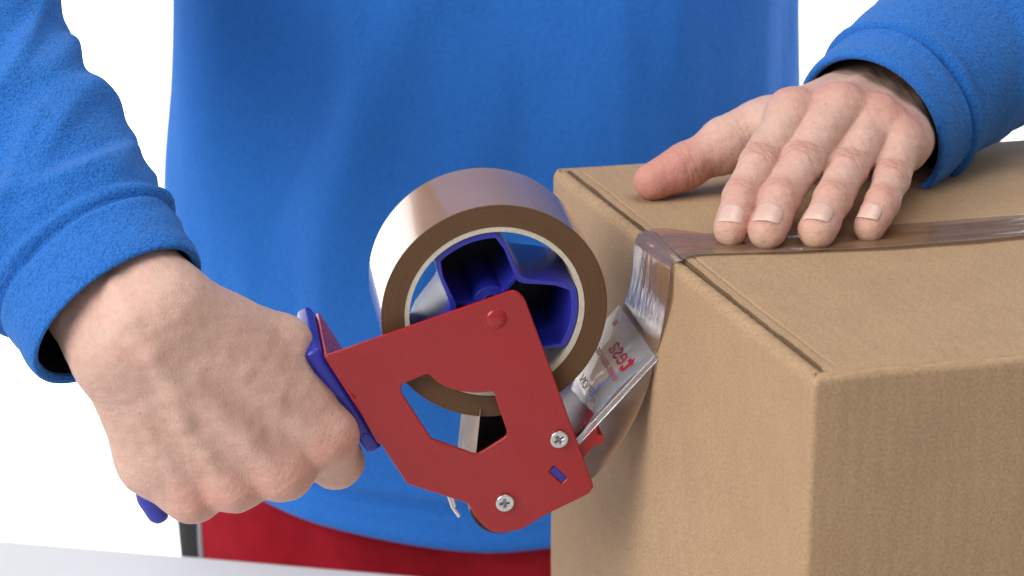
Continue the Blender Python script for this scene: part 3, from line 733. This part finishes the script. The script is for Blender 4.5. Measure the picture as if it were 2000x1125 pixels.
def f_fist0(P):
    d = None
    for k in ('index', 'middle', 'ring', 'little'):
        c = cone(P, FK[k][0], FC[k], FR[k][0], .0150); d = c if d is None else smin(d, c, .012)
    for k in ('index', 'middle', 'ring', 'little'):
        a, b = FK[k][0], FC[k]; t = nrm_(b - a)
        d = smin(d, cone(P, a + zl * .0040, a + zl * .0035 + t * .004, .0092, .0086), .006)          # knuckle
        d = smin(d, cone(P, a + zl * (FR[k][0] - .0016), b * .7 + a * .3 + zl * .0125, .0016, .0008), .007)  # tendon
    d = smin(d, cone(P, lw3(238, 722, -.012), lw3(300, 898, -.014), .0168, .0150), .012)
    d = smin(d, cone(P, lw3(300, 898, -.014), lw3(372, 958, -.012), .0140, .0110), .010)
    d = smin(d, cone(P, lw3(372, 606, -.010), lw3(548, 676, -.018), .0150, .0130), .010)               # thumb metacarpal
    d = smin(d, cone(P, lw3(420, 660, -.003), lw3(596, 780, -.008), .0140, .0110), .012)               # first web
    d = smin(d, cone(P, lw3(300, 700, -.014), lw3(560, 850, -.018), .0150, .0120), .014)               # palm
    d = smin(d, cone(P, UL, UL + fa * .16, .0165, .0225), .012)
    d = smin(d, cone(P, RA, RA + fa * .16, .0170, .0240), .014)
    d = smin(d, cone(P, UL * .5 + RA * .5, UL * .5 + RA * .5 + fa * .16 + zl * .004, .0205, .0300), .012)
    fg = None
    for k in ('index', 'middle', 'ring', 'little'):
        if k == 'index': continue
        c = chain(P, FK[k], FR[k], .004); fg = c if fg is None else smin(fg, c, .0016)
    d = smin(d, fg, .0075)
    ci = chain(P, FK['index'], FR['index'], .006); d = smin(d, ci, .0055)
    th = chain(P, [lw3(548, 676, -.018), lw3(588, 726, -.046), lw3(560, 770, -.066)], [.0125, .0100, .0085], .004)
    return smin(d, th, .007)
def on_skin(f, px, py, sink):
    r = A3(ray(px, py)); r /= np.linalg.norm(r); t = .80
    for _ in range(60): t += float(f((A3(CAM) + r * t)[None])[0]) * .8
    return A3(CAM) + r * (t + sink)
VEINS = [[on_skin(f_fist0, x, y, .0023) for x, y in vv] for vv in ([(225, 560), (258, 620), (300, 690), (345, 762), (360, 820)], [(345, 762), (420, 800), (490, 850)], [(300, 690), (390, 716), (470, 735), (540, 780)])]
def f_fist(P):
    d = f_fist0(P)
    for p in VEINS: d = smin(d, chain(P, p, [.0010] * len(p), .002), .0080)
    return d
pp = np.array([FK[k][j] for k in FK for j in range(4)] + [UL, RA, UL + fa * .12, RA + fa * .12, lw3(560, 770, -.07)])
VR, QR = surface_nets(f_fist, pp.min(0) - .034, pp.max(0) + .034, .00095)
nr = v_normals(VR, QR); dep = np.zeros(len(VR)); redR = np.zeros(len(VR))
for k in ('index', 'middle', 'ring', 'little'):
    redR += 1.0 * gauss(VR, FK[k][0] + zl * .010, .0125) + .4 * gauss(VR, FK[k][1], .014)
    t = nrm_(FK[k][0] - FC[k])
    dep += crease(VR, nr, FK[k][0] + zl * .002, t, zl, .013, [-.006, -.0035, -.001, .002], .00018, .0007, .008)
dep += crease(VR, nr, lw3(200, 760, -.004), nrm_(lw3(240, 850, 0) - lw3(190, 700, 0)), nrm_(zl + A3(DM.to_3x3() @ Vector((-1, 0, 0)))), .02, [-.008, -.005, -.002, .001, .0045], .00022, .0007, .018)
VR = VR - nr * (dep - .00014 * vnoise(VR, 800, 8) - .00018 * vnoise(VR, 170, 9))[:, None]
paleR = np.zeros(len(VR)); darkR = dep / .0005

# ------------------------------------------------------------------ cloth tubes
def tube(path, rad, nu, nv, disp=None, flat=1.0, ref=None, closed_end=False):
    """sleeve-like tube: path points, radius per point; returns grid rows (along) of rings, closed in angle"""
    P = spline([tuple(p) for p in path], nv); Rr = np.interp(np.linspace(0, 1, nv), np.linspace(0, 1, len(rad)), rad)
    T = np.gradient(P, axis=0); T /= np.linalg.norm(T, axis=1, keepdims=True)
    S = np.concatenate([[0], np.cumsum(np.linalg.norm(np.diff(P, axis=0), axis=1))])
    a = ref if ref is not None else -VIEW
    rows = np.zeros((nv, nu, 3)); th = np.linspace(0, 2 * math.pi, nu, endpoint=False)
    for i in range(nv):
        a = nrm_(a - T[i] * (a @ T[i])); b = np.cross(T[i], a)
        r = np.full(nu, Rr[i])
        if disp is not None: r = r + disp(S[i], th, P[i])
        rows[i] = P[i] + np.outer(r * np.cos(th) * flat, a) + np.outer(r * np.sin(th), b)
    return rows, S, th
def tube_mesh(rows):
    nv, nu, _ = rows.shape; i = np.arange(nv - 1)[:, None] * nu; j = np.arange(nu)[None, :]; jn = (j + 1) % nu
    Q = np.stack([i + j, i + jn, i + nu + jn, i + nu + j], -1).reshape(-1, 4)
    return np_mesh(rows.reshape(-1, 3), Q)
def np_mesh(V, Q):
    me = bpy.data.meshes.new('m'); me.vertices.add(len(V)); me.vertices.foreach_set('co', np.ascontiguousarray(V, dtype=np.float32).ravel())
    me.loops.add(len(Q) * 4); me.loops.foreach_set('vertex_index', np.ascontiguousarray(Q, dtype=np.int32).ravel())
    me.polygons.add(len(Q)); me.polygons.foreach_set('loop_start', np.arange(0, len(Q) * 4, 4, dtype=np.int32)); me.polygons.foreach_set('loop_total', np.full(len(Q), 4, dtype=np.int32))
    me.update(calc_edges=True); me.validate(); return me
def wrap(a): return (a + math.pi) % (2 * math.pi) - math.pi
def folds(lst):
    def f(s, th, p=None):
        o = np.zeros(len(th))
        for (s0, t0, slope, tw, amp, w) in lst:
            d = wrap(th - t0); x = s - s0 - slope * d - 0.006 * np.sin(3.1 * d + s0 * 90)
            o += amp * np.exp(-(d / tw) ** 2) * np.exp(-(x / w) ** 2)
        return o
    return f

# ------------------------------------------------------------------ materials of the person
def skin_mat():
    m, nt, b = new_mat('skin'); co = texco(nt)
    at_ = N(nt, 'ShaderNodeAttribute'); at_.attribute_name = 'tint'; sp = N(nt, 'ShaderNodeSeparateColor'); nt.links.new(at_.outputs['Color'], sp.inputs[0])
    n1 = noise_node(nt, co, 65, 4, 0.6); n2 = noise_node(nt, co, 420, 3, 0.6)
    c = ramp(nt, n1.outputs[0], [(0.25, (0.585, 0.362, 0.288)), (0.5, (0.625, 0.40, 0.325)), (0.75, (0.655, 0.435, 0.355))]).outputs[0]
    n3 = noise_node(nt, co, 120, 4, 0.7); c = mixc(nt, ramp(nt, n3.outputs[0], [(0.52, 0.0), (0.75, 0.5)]).outputs[0], c, (0.60, 0.29, 0.235))
    c = mixc(nt, sp.outputs[0], c, (0.54, 0.215, 0.175))
    c = mixc(nt, sp.outputs[2], c, (0.70, 0.52, 0.36))
    c = mixc(nt, 0.5, c, ramp(nt, n2.outputs[0], [(0.3, (0.86, 0.82, 0.80)), (0.7, (1.08, 1.07, 1.06))]).outputs[0], 'MULTIPLY')
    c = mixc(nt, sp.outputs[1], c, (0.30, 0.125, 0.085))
    fr = N(nt, 'ShaderNodeTexVoronoi'); fr.inputs['Scale'].default_value = 62; nt.links.new(co, fr.inputs['Vector'])
    c = mixc(nt, ramp(nt, fr.outputs['Distance'], [(0.02, 0.45), (0.06, 0.0)]).outputs[0], c, (0.30, 0.14, 0.09))
    nt.links.new(c, b.inputs['Base Color'])
    b.inputs['Roughness'].default_value = 0.52; b.inputs['Specular IOR Level'].default_value = 0.38
    b.inputs['Subsurface Weight'].default_value = 0.18; b.inputs['Subsurface Radius'].default_value = (1.0, 0.35, 0.2); b.inputs['Subsurface Scale'].default_value = 0.0035
    pore = N(nt, 'ShaderNodeTexVoronoi'); pore.inputs['Scale'].default_value = 1150; nt.links.new(mapping(nt, co, (1, 1, 0.8)), pore.inputs['Vector'])
    h = bump(nt, pore.outputs['Distance'], 0.00016, 0.7)
    h = bump(nt, noise_node(nt, mapping(nt, co, (1, 1, 2)), 380, 5, 0.7).outputs[0], 0.0006, 0.7, h)
    h = bump(nt, noise_node(nt, mapping(nt, co, (2.5, 1, 0.5), (0.3, 0.5, 0.8)), 620, 3, 0.7).outputs[0], 0.0004, 0.6, h)
    nt.links.new(h, b.inputs['Normal'])
    return m
M['skin'] = skin_mat()
m, nt, b = new_mat('fingernail_keratin'); uvn = texco(nt, 'UV')
sy = N(nt, 'ShaderNodeSeparateXYZ'); nt.links.new(uvn, sy.inputs[0])
nt.links.new(ramp(nt, sy.outputs[1], [(0.0, (0.70, 0.49, 0.42)), (0.25, (0.62, 0.385, 0.32)), (0.88, (0.66, 0.44, 0.37)), (0.95, (0.66, 0.49, 0.40)), (1.0, (0.64, 0.48, 0.39))]).outputs[0], b.inputs['Base Color'])
b.inputs['Roughness'].default_value = 0.3; b.inputs['Subsurface Weight'].default_value = 0.15; b.inputs['Subsurface Scale'].default_value = 0.002
M['nail'] = m
def fleece(name, base, nap=1.0, crevice_shade=0.74):
    m, nt, b = new_mat(name); co = texco(nt)
    n0 = noise_node(nt, co, 500, 2, 0.5); wc = mixc(nt, 0.0016, co, n0.outputs['Color'], 'ADD')
    n1 = N(nt, 'ShaderNodeTexVoronoi', feature='SMOOTH_F1'); n1.inputs['Scale'].default_value = 960; n1.inputs['Smoothness'].default_value = 0.6; nt.links.new(wc, n1.inputs['Vector'])
    n2 = noise_node(nt, co, 14, 3, 0.5)
    c = ramp(nt, n1.outputs['Distance'], [(0.15, [min(1, x * 1.12 + 0.006) for x in base]), (0.45, base), (0.75, [x * crevice_shade for x in base])]).outputs[0]  # shade between the nubs put into the colour: crevices darker, tops lighter
    c = mixc(nt, 0.5, c, ramp(nt, n2.outputs[0], [(0.3, (0.92, 0.92, 0.94)), (0.7, (1.06, 1.06, 1.04))]).outputs[0], 'MULTIPLY')
    nt.links.new(c, b.inputs['Base Color']); b.inputs['Roughness'].default_value = 0.95; b.inputs['Specular IOR Level'].default_value = 0.08
    b.inputs['Sheen Weight'].default_value = 0.28; b.inputs['Sheen Roughness'].default_value = 0.45; b.inputs['Sheen Tint'].default_value = (0.45, 0.68, 1.0, 1)
    inv = N(nt, 'ShaderNodeMath', operation='SUBTRACT'); inv.inputs[0].default_value = 1.0; nt.links.new(n1.outputs['Distance'], inv.inputs[1])
    h = bump(nt, inv.outputs[0], 0.0008 * nap, 0.7)
    h = bump(nt, noise_node(nt, co, 230, 3, 0.6).outputs[0], 0.003 * nap, 0.35, h)
    h = bump(nt, noise_node(nt, co, 1700, 2, 0.6).outputs[0], 0.0007 * nap, 0.8, h)
    nt.links.new(h, b.inputs['Normal']); return m
M['fleece'] = fleece('blue_fleece', (0.026, 0.158, 0.545)); M['fleece_body'] = fleece('blue_fleece_front', (0.026, 0.158, 0.545), 0.7, 0.88)
m = simple('red_work_cloth', (0.27, 0.008, 0.016), 0.9, spec=0.1, bumpscale=1300, bumpdist=0.0004, var=0.12, varscale=90); M['red_cloth'] = m

# ------------------------------------------------------------------ the person
person = empty('person', loc=(-0.02, 1.41, 0))
tag(person, 'person in blue fleece and red work trousers taping the box', 'person')
pinv = person.matrix_world.inverted() if False else Matrix.Translation((0.02, -1.41, 0))
def pchild(name, me, mat, par=None, smooth=True):
    me.transform(pinv); return mesh_obj(name, me, mat, par or person, smooth)
# body: both hands and arms, trunk under the clothes, one mesh
fa_path = [A3(at(228, 612, dW + .004)), A3(at(120, 450, dW + .034)), A3(at(-5, 262, dW + .066)), A3(at(-140, 60, dW + .108)), A3(at(-230, -110, 1.06)), A3(at(-50, -160, 1.15)), A3(at(130, -480, 1.28)), A3(at(330, -800, 1.40))]
la_path = [A3(at(1699, 252, 1.070)), A3(at(1765, 193, 1.095)), A3(at(1850, 118, 1.125)), A3(at(1965, 22, 1.165)), A3(at(2090, -110, 1.215)), A3(at(2090, -300, 1.28)), A3(at(1900, -560, 1.37)), A3(at(1650, -800, 1.45))]
arm1, _, _ = tube(fa_path[2:], [.030, .036, .042, .045, .05, .055], 24, 40)
arm2, _, _ = tube(la_path[2:], [.028, .034, .042, .045, .05, .055], 24, 40)
trunk, _, _ = tube([(-.02, 1.41, .55), (-.02, 1.41, .8), (-.02, 1.41, 1.05), (-.02, 1.42, 1.3), (-.02, 1.42, 1.45), (-.02, 1.42, 1.54), (-.02, 1.42, 1.60)], [.15, .16, .16, .175, .15, .06, .055], 32, 40, ref=np.array([0, -1.0, 0]), flat=0.6)
Vs, Qs, off = [VL, VR], [QL, QR + len(VL)], len(VL) + len(VR)
for rws in (arm1, arm2, trunk):
    nv, nu, _ = rws.shape; i = np.arange(nv - 1)[:, None] * nu; j = np.arange(nu)[None, :]; jn = (j + 1) % nu
    Qs.append(np.stack([i + j, i + jn, i + nu + jn, i + nu + j], -1).reshape(-1, 4) + off); Vs.append(rws.reshape(-1, 3)); off += nv * nu
VB = np.concatenate(Vs); me = np_mesh(VB, np.concatenate(Qs))
tint = np.zeros((len(VB), 4), np.float32); tint[:, 3] = 1; nL, nR = len(VL), len(VR)
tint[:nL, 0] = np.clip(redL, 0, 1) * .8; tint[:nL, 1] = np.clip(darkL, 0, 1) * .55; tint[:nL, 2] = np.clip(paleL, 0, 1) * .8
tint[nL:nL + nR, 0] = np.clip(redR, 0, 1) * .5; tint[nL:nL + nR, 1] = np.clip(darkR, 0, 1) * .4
ca = me.color_attributes.new('tint', 'FLOAT_COLOR', 'POINT'); ca.data.foreach_set('color', tint.ravel())
body = pchild('body', me, M['skin'])
# fingernails of the hand on the box
for k, wd, ln in (('index', .0072, .0118), ('middle', .0081, .0134), ('ring', .0079, .0132), ('little', .0064, .0104)):
    p, r = LH[k], LR[k]; t = nrm_(p[0] - p[1]); up = nrm_(np.array([0, 0, 1.0]) - t * t[2]); la_ = np.cross(t, up); nu, nv = 17, 21
    base = p[0] - t * (ln * .66)
    pts, uvs = [], []
    for i in range(nv):
        v = i / (nv - 1); hw = wd * (1 - 0.30 * max(0, (0.28 - v) / 0.28) ** 2.0 - 0.22 * max(0, (v - 0.8) / 0.2) ** 2.2)
        for j in range(nu):
            u = j / (nu - 1) * 2 - 1; a = u * hw / (r[0] * 1.05)
            rnd = -0.0015 * (1 - v) * (1 - 0) * (-(u * u)) * 1.0 - 0.0012 * v * u * u
            pts.append(base + t * (v * ln + rnd) + la_ * math.sin(a) * r[0] * 1.2 + up * math.cos(a) * r[0] * 1.2); uvs.append((u * .5 + .5, v))
    pts = np.array(pts)
    for _ in range(4): pts = project(f_left, pts, 0.0)
    g = grad(f_left, pts); g /= np.linalg.norm(g, axis=1, keepdims=True)
    U_ = np.array(uvs); u = np.abs(U_[:, 0] * 2 - 1); v = U_[:, 1]
    pts = pts + g * (0.00030 - 0.00060 * np.clip((u - .82) / .18, 0, 1) - 0.0007 * np.clip((.12 - v) / .12, 0, 1) + 0.00015 * np.clip((v - .8) / .2, 0, 1) + 0.0003 * (1 - u * u))[:, None]
    fs = [(i * nu + j, i * nu + j + 1, (i + 1) * nu + j + 1, (i + 1) * nu + j) for i in range(nv - 1) for j in range(nu - 1)]
    me = from_data(pts, fs); ul = me.uv_layers.new(name='UVMap')
    for lp in me.loops: ul.data[lp.index].uv = uvs[lp.vertex_index]
    o = pchild('fingernail', me, M['nail']); s_ = o.modifiers.new('t', 'SOLIDIFY'); s_.thickness = 0.0006; s_.offset = -1

# torso of the fleece
def torso_disp(z, th):
    """th: angle from the front (towards the viewer), positive to the viewer's left"""
    o = np.zeros(len(th))
    def ridge(c, w, a): return a * np.exp(-(wrap(th - c) / w) ** 2)
    zz = (z - 0.78)
    o += ridge(0.98 - 0.25 * zz + 0.05 * math.sin(zz * 9), 0.26, 0.018 * math.exp(-((zz - 0.28) / 0.24) ** 2))
    o += ridge(0.58 - 0.5 * zz, 0.22, 0.006 * math.exp(-((zz - 0.15) / 0.2) ** 2))
    o += ridge(1.30, 0.14, 0.008 * math.exp(-((zz - 0.16) / 0.12) ** 2))
    o -= ridge(0.76 - 0.3 * zz, 0.16, 0.004 * math.exp(-((zz - 0.2) / 0.25) ** 2))
    o += ridge(-0.35 - 0.9 * zz, 0.2, 0.006 * math.exp(-((zz - 0.33) / 0.16) ** 2))
    o += ridge(-0.95 + 0.3 * zz, 0.18, 0.003 * math.exp(-((zz - 0.35) / 0.2) ** 2))
    o += 0.003 * np.sin(th * 3 + zz * 7) * min(1, max(0, zz * 6))
    o += ridge(0.75 - 1.6 * zz, 0.09, 0.0065 * math.exp(-((zz - 0.30) / 0.13) ** 2)) + ridge(0.30 - 1.9 * (zz - .1), 0.10, 0.006 * math.exp(-((zz - 0.16) / 0.12) ** 2))
    o += ridge(-0.55 + 1.2 * (zz - .3), 0.09, 0.006 * math.exp(-((zz - 0.36) / 0.14) ** 2)) + ridge(0.12 + 0.5 * (zz - .4), 0.08, 0.005 * math.exp(-((zz - 0.47) / 0.12) ** 2))
    ns = np.array([mnoise.noise(Vector((math.sin(t) * 2.6, math.cos(t) * 2.6 + 5, zz * 4.5))) + 0.5 * mnoise.noise(Vector((math.sin(t) * 6, math.cos(t) * 6 + 5, zz * 9))) for t in th[::4]])
    o += 0.008 * np.interp(th, np.append(th[::4], 2 * math.pi), np.append(ns, ns[0])) * min(1, max(0, zz * 8))
    return o
rows = []; zs = np.linspace(0.0, 1.0, 220); nth = 260; th = np.linspace(0, 2 * math.pi, nth, endpoint=False)
for k, q in enumerate(zs):
    ring = np.zeros((nth, 3)); z0 = 0.760 + q * 0.70
    hw = np.interp(z0, [.77, .85, .95, 1.1, 1.25, 1.45], [.210, .211, .208, .203, .201, .195]); hd = np.interp(z0, [.77, .9, 1.1, 1.3, 1.45], [.140, .137, .130, .128, .12])
    d = torso_disp(z0, th); s_, c_ = np.sin(th), np.cos(th)
    e = 2.25; den = (np.abs(s_ / 1) ** e + np.abs(c_ / 1) ** e) ** (1 / e)
    band = 0.0025 * math.exp(-((q * 0.70 - 0.004) / 0.006) ** 2) - 0.0045 * math.exp(-((q * 0.70 - 0.026) / 0.0032) ** 2) + 0.0015 * math.exp(-((q * 0.70 - 0.034) / 0.004) ** 2)
    ring[:, 0] = -0.014 - (hw + d + band) * s_ / den; ring[:, 1] = 1.405 - (hd + d + band) * c_ / den
    ring[:, 2] = z0 + (1 - q) * 0.045 * np.abs(s_) ** 1.6
    rows.append(ring)
inner = rows[0].copy(); c0 = np.array([-0.014, 1.405, 0]); inner[:, :2] = c0[:2] + (inner[:, :2] - c0[:2]) * 0.975; inner2 = inner.copy(); inner2[:, 2] += 0.06
rows = np.array([inner2, inner] + rows)
fle = pchild('fleece_pullover', tube_mesh(rows), M['fleece_body'])
def sleeve(name, path, rad, fl, flat, nu, nv, hem, ref=None):
    ff = folds(fl)
    def disp(s, th, p):
        band = 0.0010 * math.exp(-((s - 0.004) / 0.006) ** 2) - 0.0030 * math.exp(-((s - hem) / 0.0015) ** 2) + 0.0022 * math.exp(-((s - hem - .0045) / 0.0025) ** 2)
        damp = min(1, max(0, (s - 0.01) / 0.03))
        ns = np.array([mnoise.noise(Vector((math.cos(t) * 1.3, math.sin(t) * 1.3, s * 26))) for t in th[::4]])
        ns = np.interp(th, np.append(th[::4], 2 * math.pi), np.append(ns, ns[0]))
        ripple = 0.0007 * np.sin(s * 420 + 3 * np.sin(th * 2)) * math.exp(-((s - hem) / 0.012) ** 2)
        return ff(s, th) * damp + band + ns * 0.003 * damp + ripple
    rows, S, th = tube(path, rad, nu, nv, disp, flat, ref)
    T = nrm_(np.array(rows[0].mean(0)) - rows[3].mean(0)); c = rows[0].mean(0)
    lip = [c + (rows[0] - c) * k1 + T * k2 for k1, k2 in ((0.90, -0.0015), (0.93, 0.0012), (0.97, 0.0018), (0.99, 0.0010))]
    sl = pchild(name, tube_mesh(np.concatenate([np.array(lip), rows])), M['fleece'], fle)
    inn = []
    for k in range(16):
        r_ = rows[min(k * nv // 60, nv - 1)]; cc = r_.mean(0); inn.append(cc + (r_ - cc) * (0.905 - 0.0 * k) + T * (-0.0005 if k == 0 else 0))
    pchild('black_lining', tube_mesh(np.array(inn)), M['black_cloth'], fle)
    return sl
rs = random.Random(4)
fl1 = []
for i in range(34):
    s0 = 0.045 + 0.33 * rs.random(); fl1.append((s0, rs.uniform(-math.pi, math.pi), rs.uniform(-0.028, 0.028), rs.uniform(0.5, 1.1), rs.uniform(0.002, 0.0055) * rs.choice((1, 1, 1, -0.8)), rs.uniform(0.005, 0.011)))
fl1 += [(0.070, 0.1, 0.030, 1.7, 0.0045, 0.007), (0.105, 0.0, 0.034, 1.7, 0.0055, 0.007), (0.137, 0.1, 0.030, 1.6, 0.006, 0.008), (0.170, -0.1, 0.034, 1.7, 0.0055, 0.008), (0.055, 1.0, 0.016, 1.2, 0.005, 0.008), (0.055, -1.0, -0.016, 1.2, 0.005, 0.008), (0.083, 0.9, 0.020, 1.3, 0.005, 0.008), (0.085, -0.9, -0.020, 1.3, 0.0045, 0.008), (0.118, 0.9, 0.024, 1.2, 0.005, 0.010), (0.118, -0.9, -0.024, 1.2, 0.005, 0.010), (0.150, 0.5, 0.02, 1.4, 0.005, 0.009), (0.185, -0.5, -0.02, 1.4, 0.005, 0.010)]
sleeve('sleeve', fa_path, [.0425, .0475, .052, .056, .062, .062, .068, .075], fl1, 0.70, 300, 420, 0.030)
fl2 = []
for i in range(26):
    s0 = 0.04 + 0.3 * rs.random(); fl2.append((s0, rs.uniform(-math.pi, math.pi), rs.uniform(-0.03, 0.03), rs.uniform(0.5, 1.1), rs.uniform(0.003, 0.008) * rs.choice((1, 1, 1, -0.8)), rs.uniform(0.006, 0.012)))
sleeve('sleeve', la_path, [.0410, .045, .048, .052, .060, .062, .068, .075], fl2, 0.95, 220, 320, 0.028)

# trousers: hips and legs, charcoal side panel with grey piping
def hip(z, th):
    hw = np.interp(z, [.0, .5, .75, .85, .95], [.2, .207, .216, .212, .19]); hd = np.interp(z, [0, .75, .95], [.11, .118, .11])
    s_, c_ = np.sin(th), np.cos(th); den = (np.abs(s_) ** 2.3 + np.abs(c_) ** 2.3) ** (1 / 2.3)
    cr = 0.02 * np.exp(-(wrap(th - 0.05) / 0.16) ** 2) * np.clip((.80 - z) / .1, 0, 1) - 0.008 * np.exp(-(wrap(th - 0.35 - (z - .7)) / 0.1) ** 2)
    cr = cr + 0.006 * np.array([nz(math.sin(t) * 3, z * 9, 4) for t in th])
    return np.stack([-0.019 - (hw - cr) * s_ / den, 1.408 - (hd - cr) * c_ / den, np.full(len(th), z)], 1)
def hip_part(t0, t1, n, closed=False):
    th = np.linspace(t0, t1, n, endpoint=not closed); return np.array([hip(z, th) for z in np.linspace(0.56, 0.93, 40)])
trs = pchild('trousers', grid_mesh(np.concatenate([hip_part(-1.04, 1.04, 120)]).tolist()), M['red_cloth'])
pchild('trousers_back', grid_mesh(hip_part(1.9, 2 * math.pi - 1.9, 80).tolist()), M['red_cloth'], trs)
for a, b2 in ((1.055, 1.9), (-1.9, -1.055)):
    pchild('side_panel', grid_mesh(hip_part(a, b2, 30).tolist()), M['black_trim'], trs)
for a in (1.048, -1.048):
    ctr = [hip(z, np.array([a]))[0] for z in np.linspace(0.56, 0.93, 40)]
    rws, _, _ = tube(ctr[::6], [.0019] * 7, 12, 60); pchild('piping', tube_mesh(rws), M['grey_piping'], trs)
for sx_ in (-1, 1):
    rws, _, _ = tube([(-.019 + sx_ * .105, 1.41, .60), (-.019 + sx_ * .11, 1.41, .35), (-.019 + sx_ * .115, 1.42, .04)], [.10, .09, .085], 40, 30, ref=np.array([0, -1.0, 0]))
    pchild('trouser_leg', tube_mesh(rws), M['red_cloth'], trs)
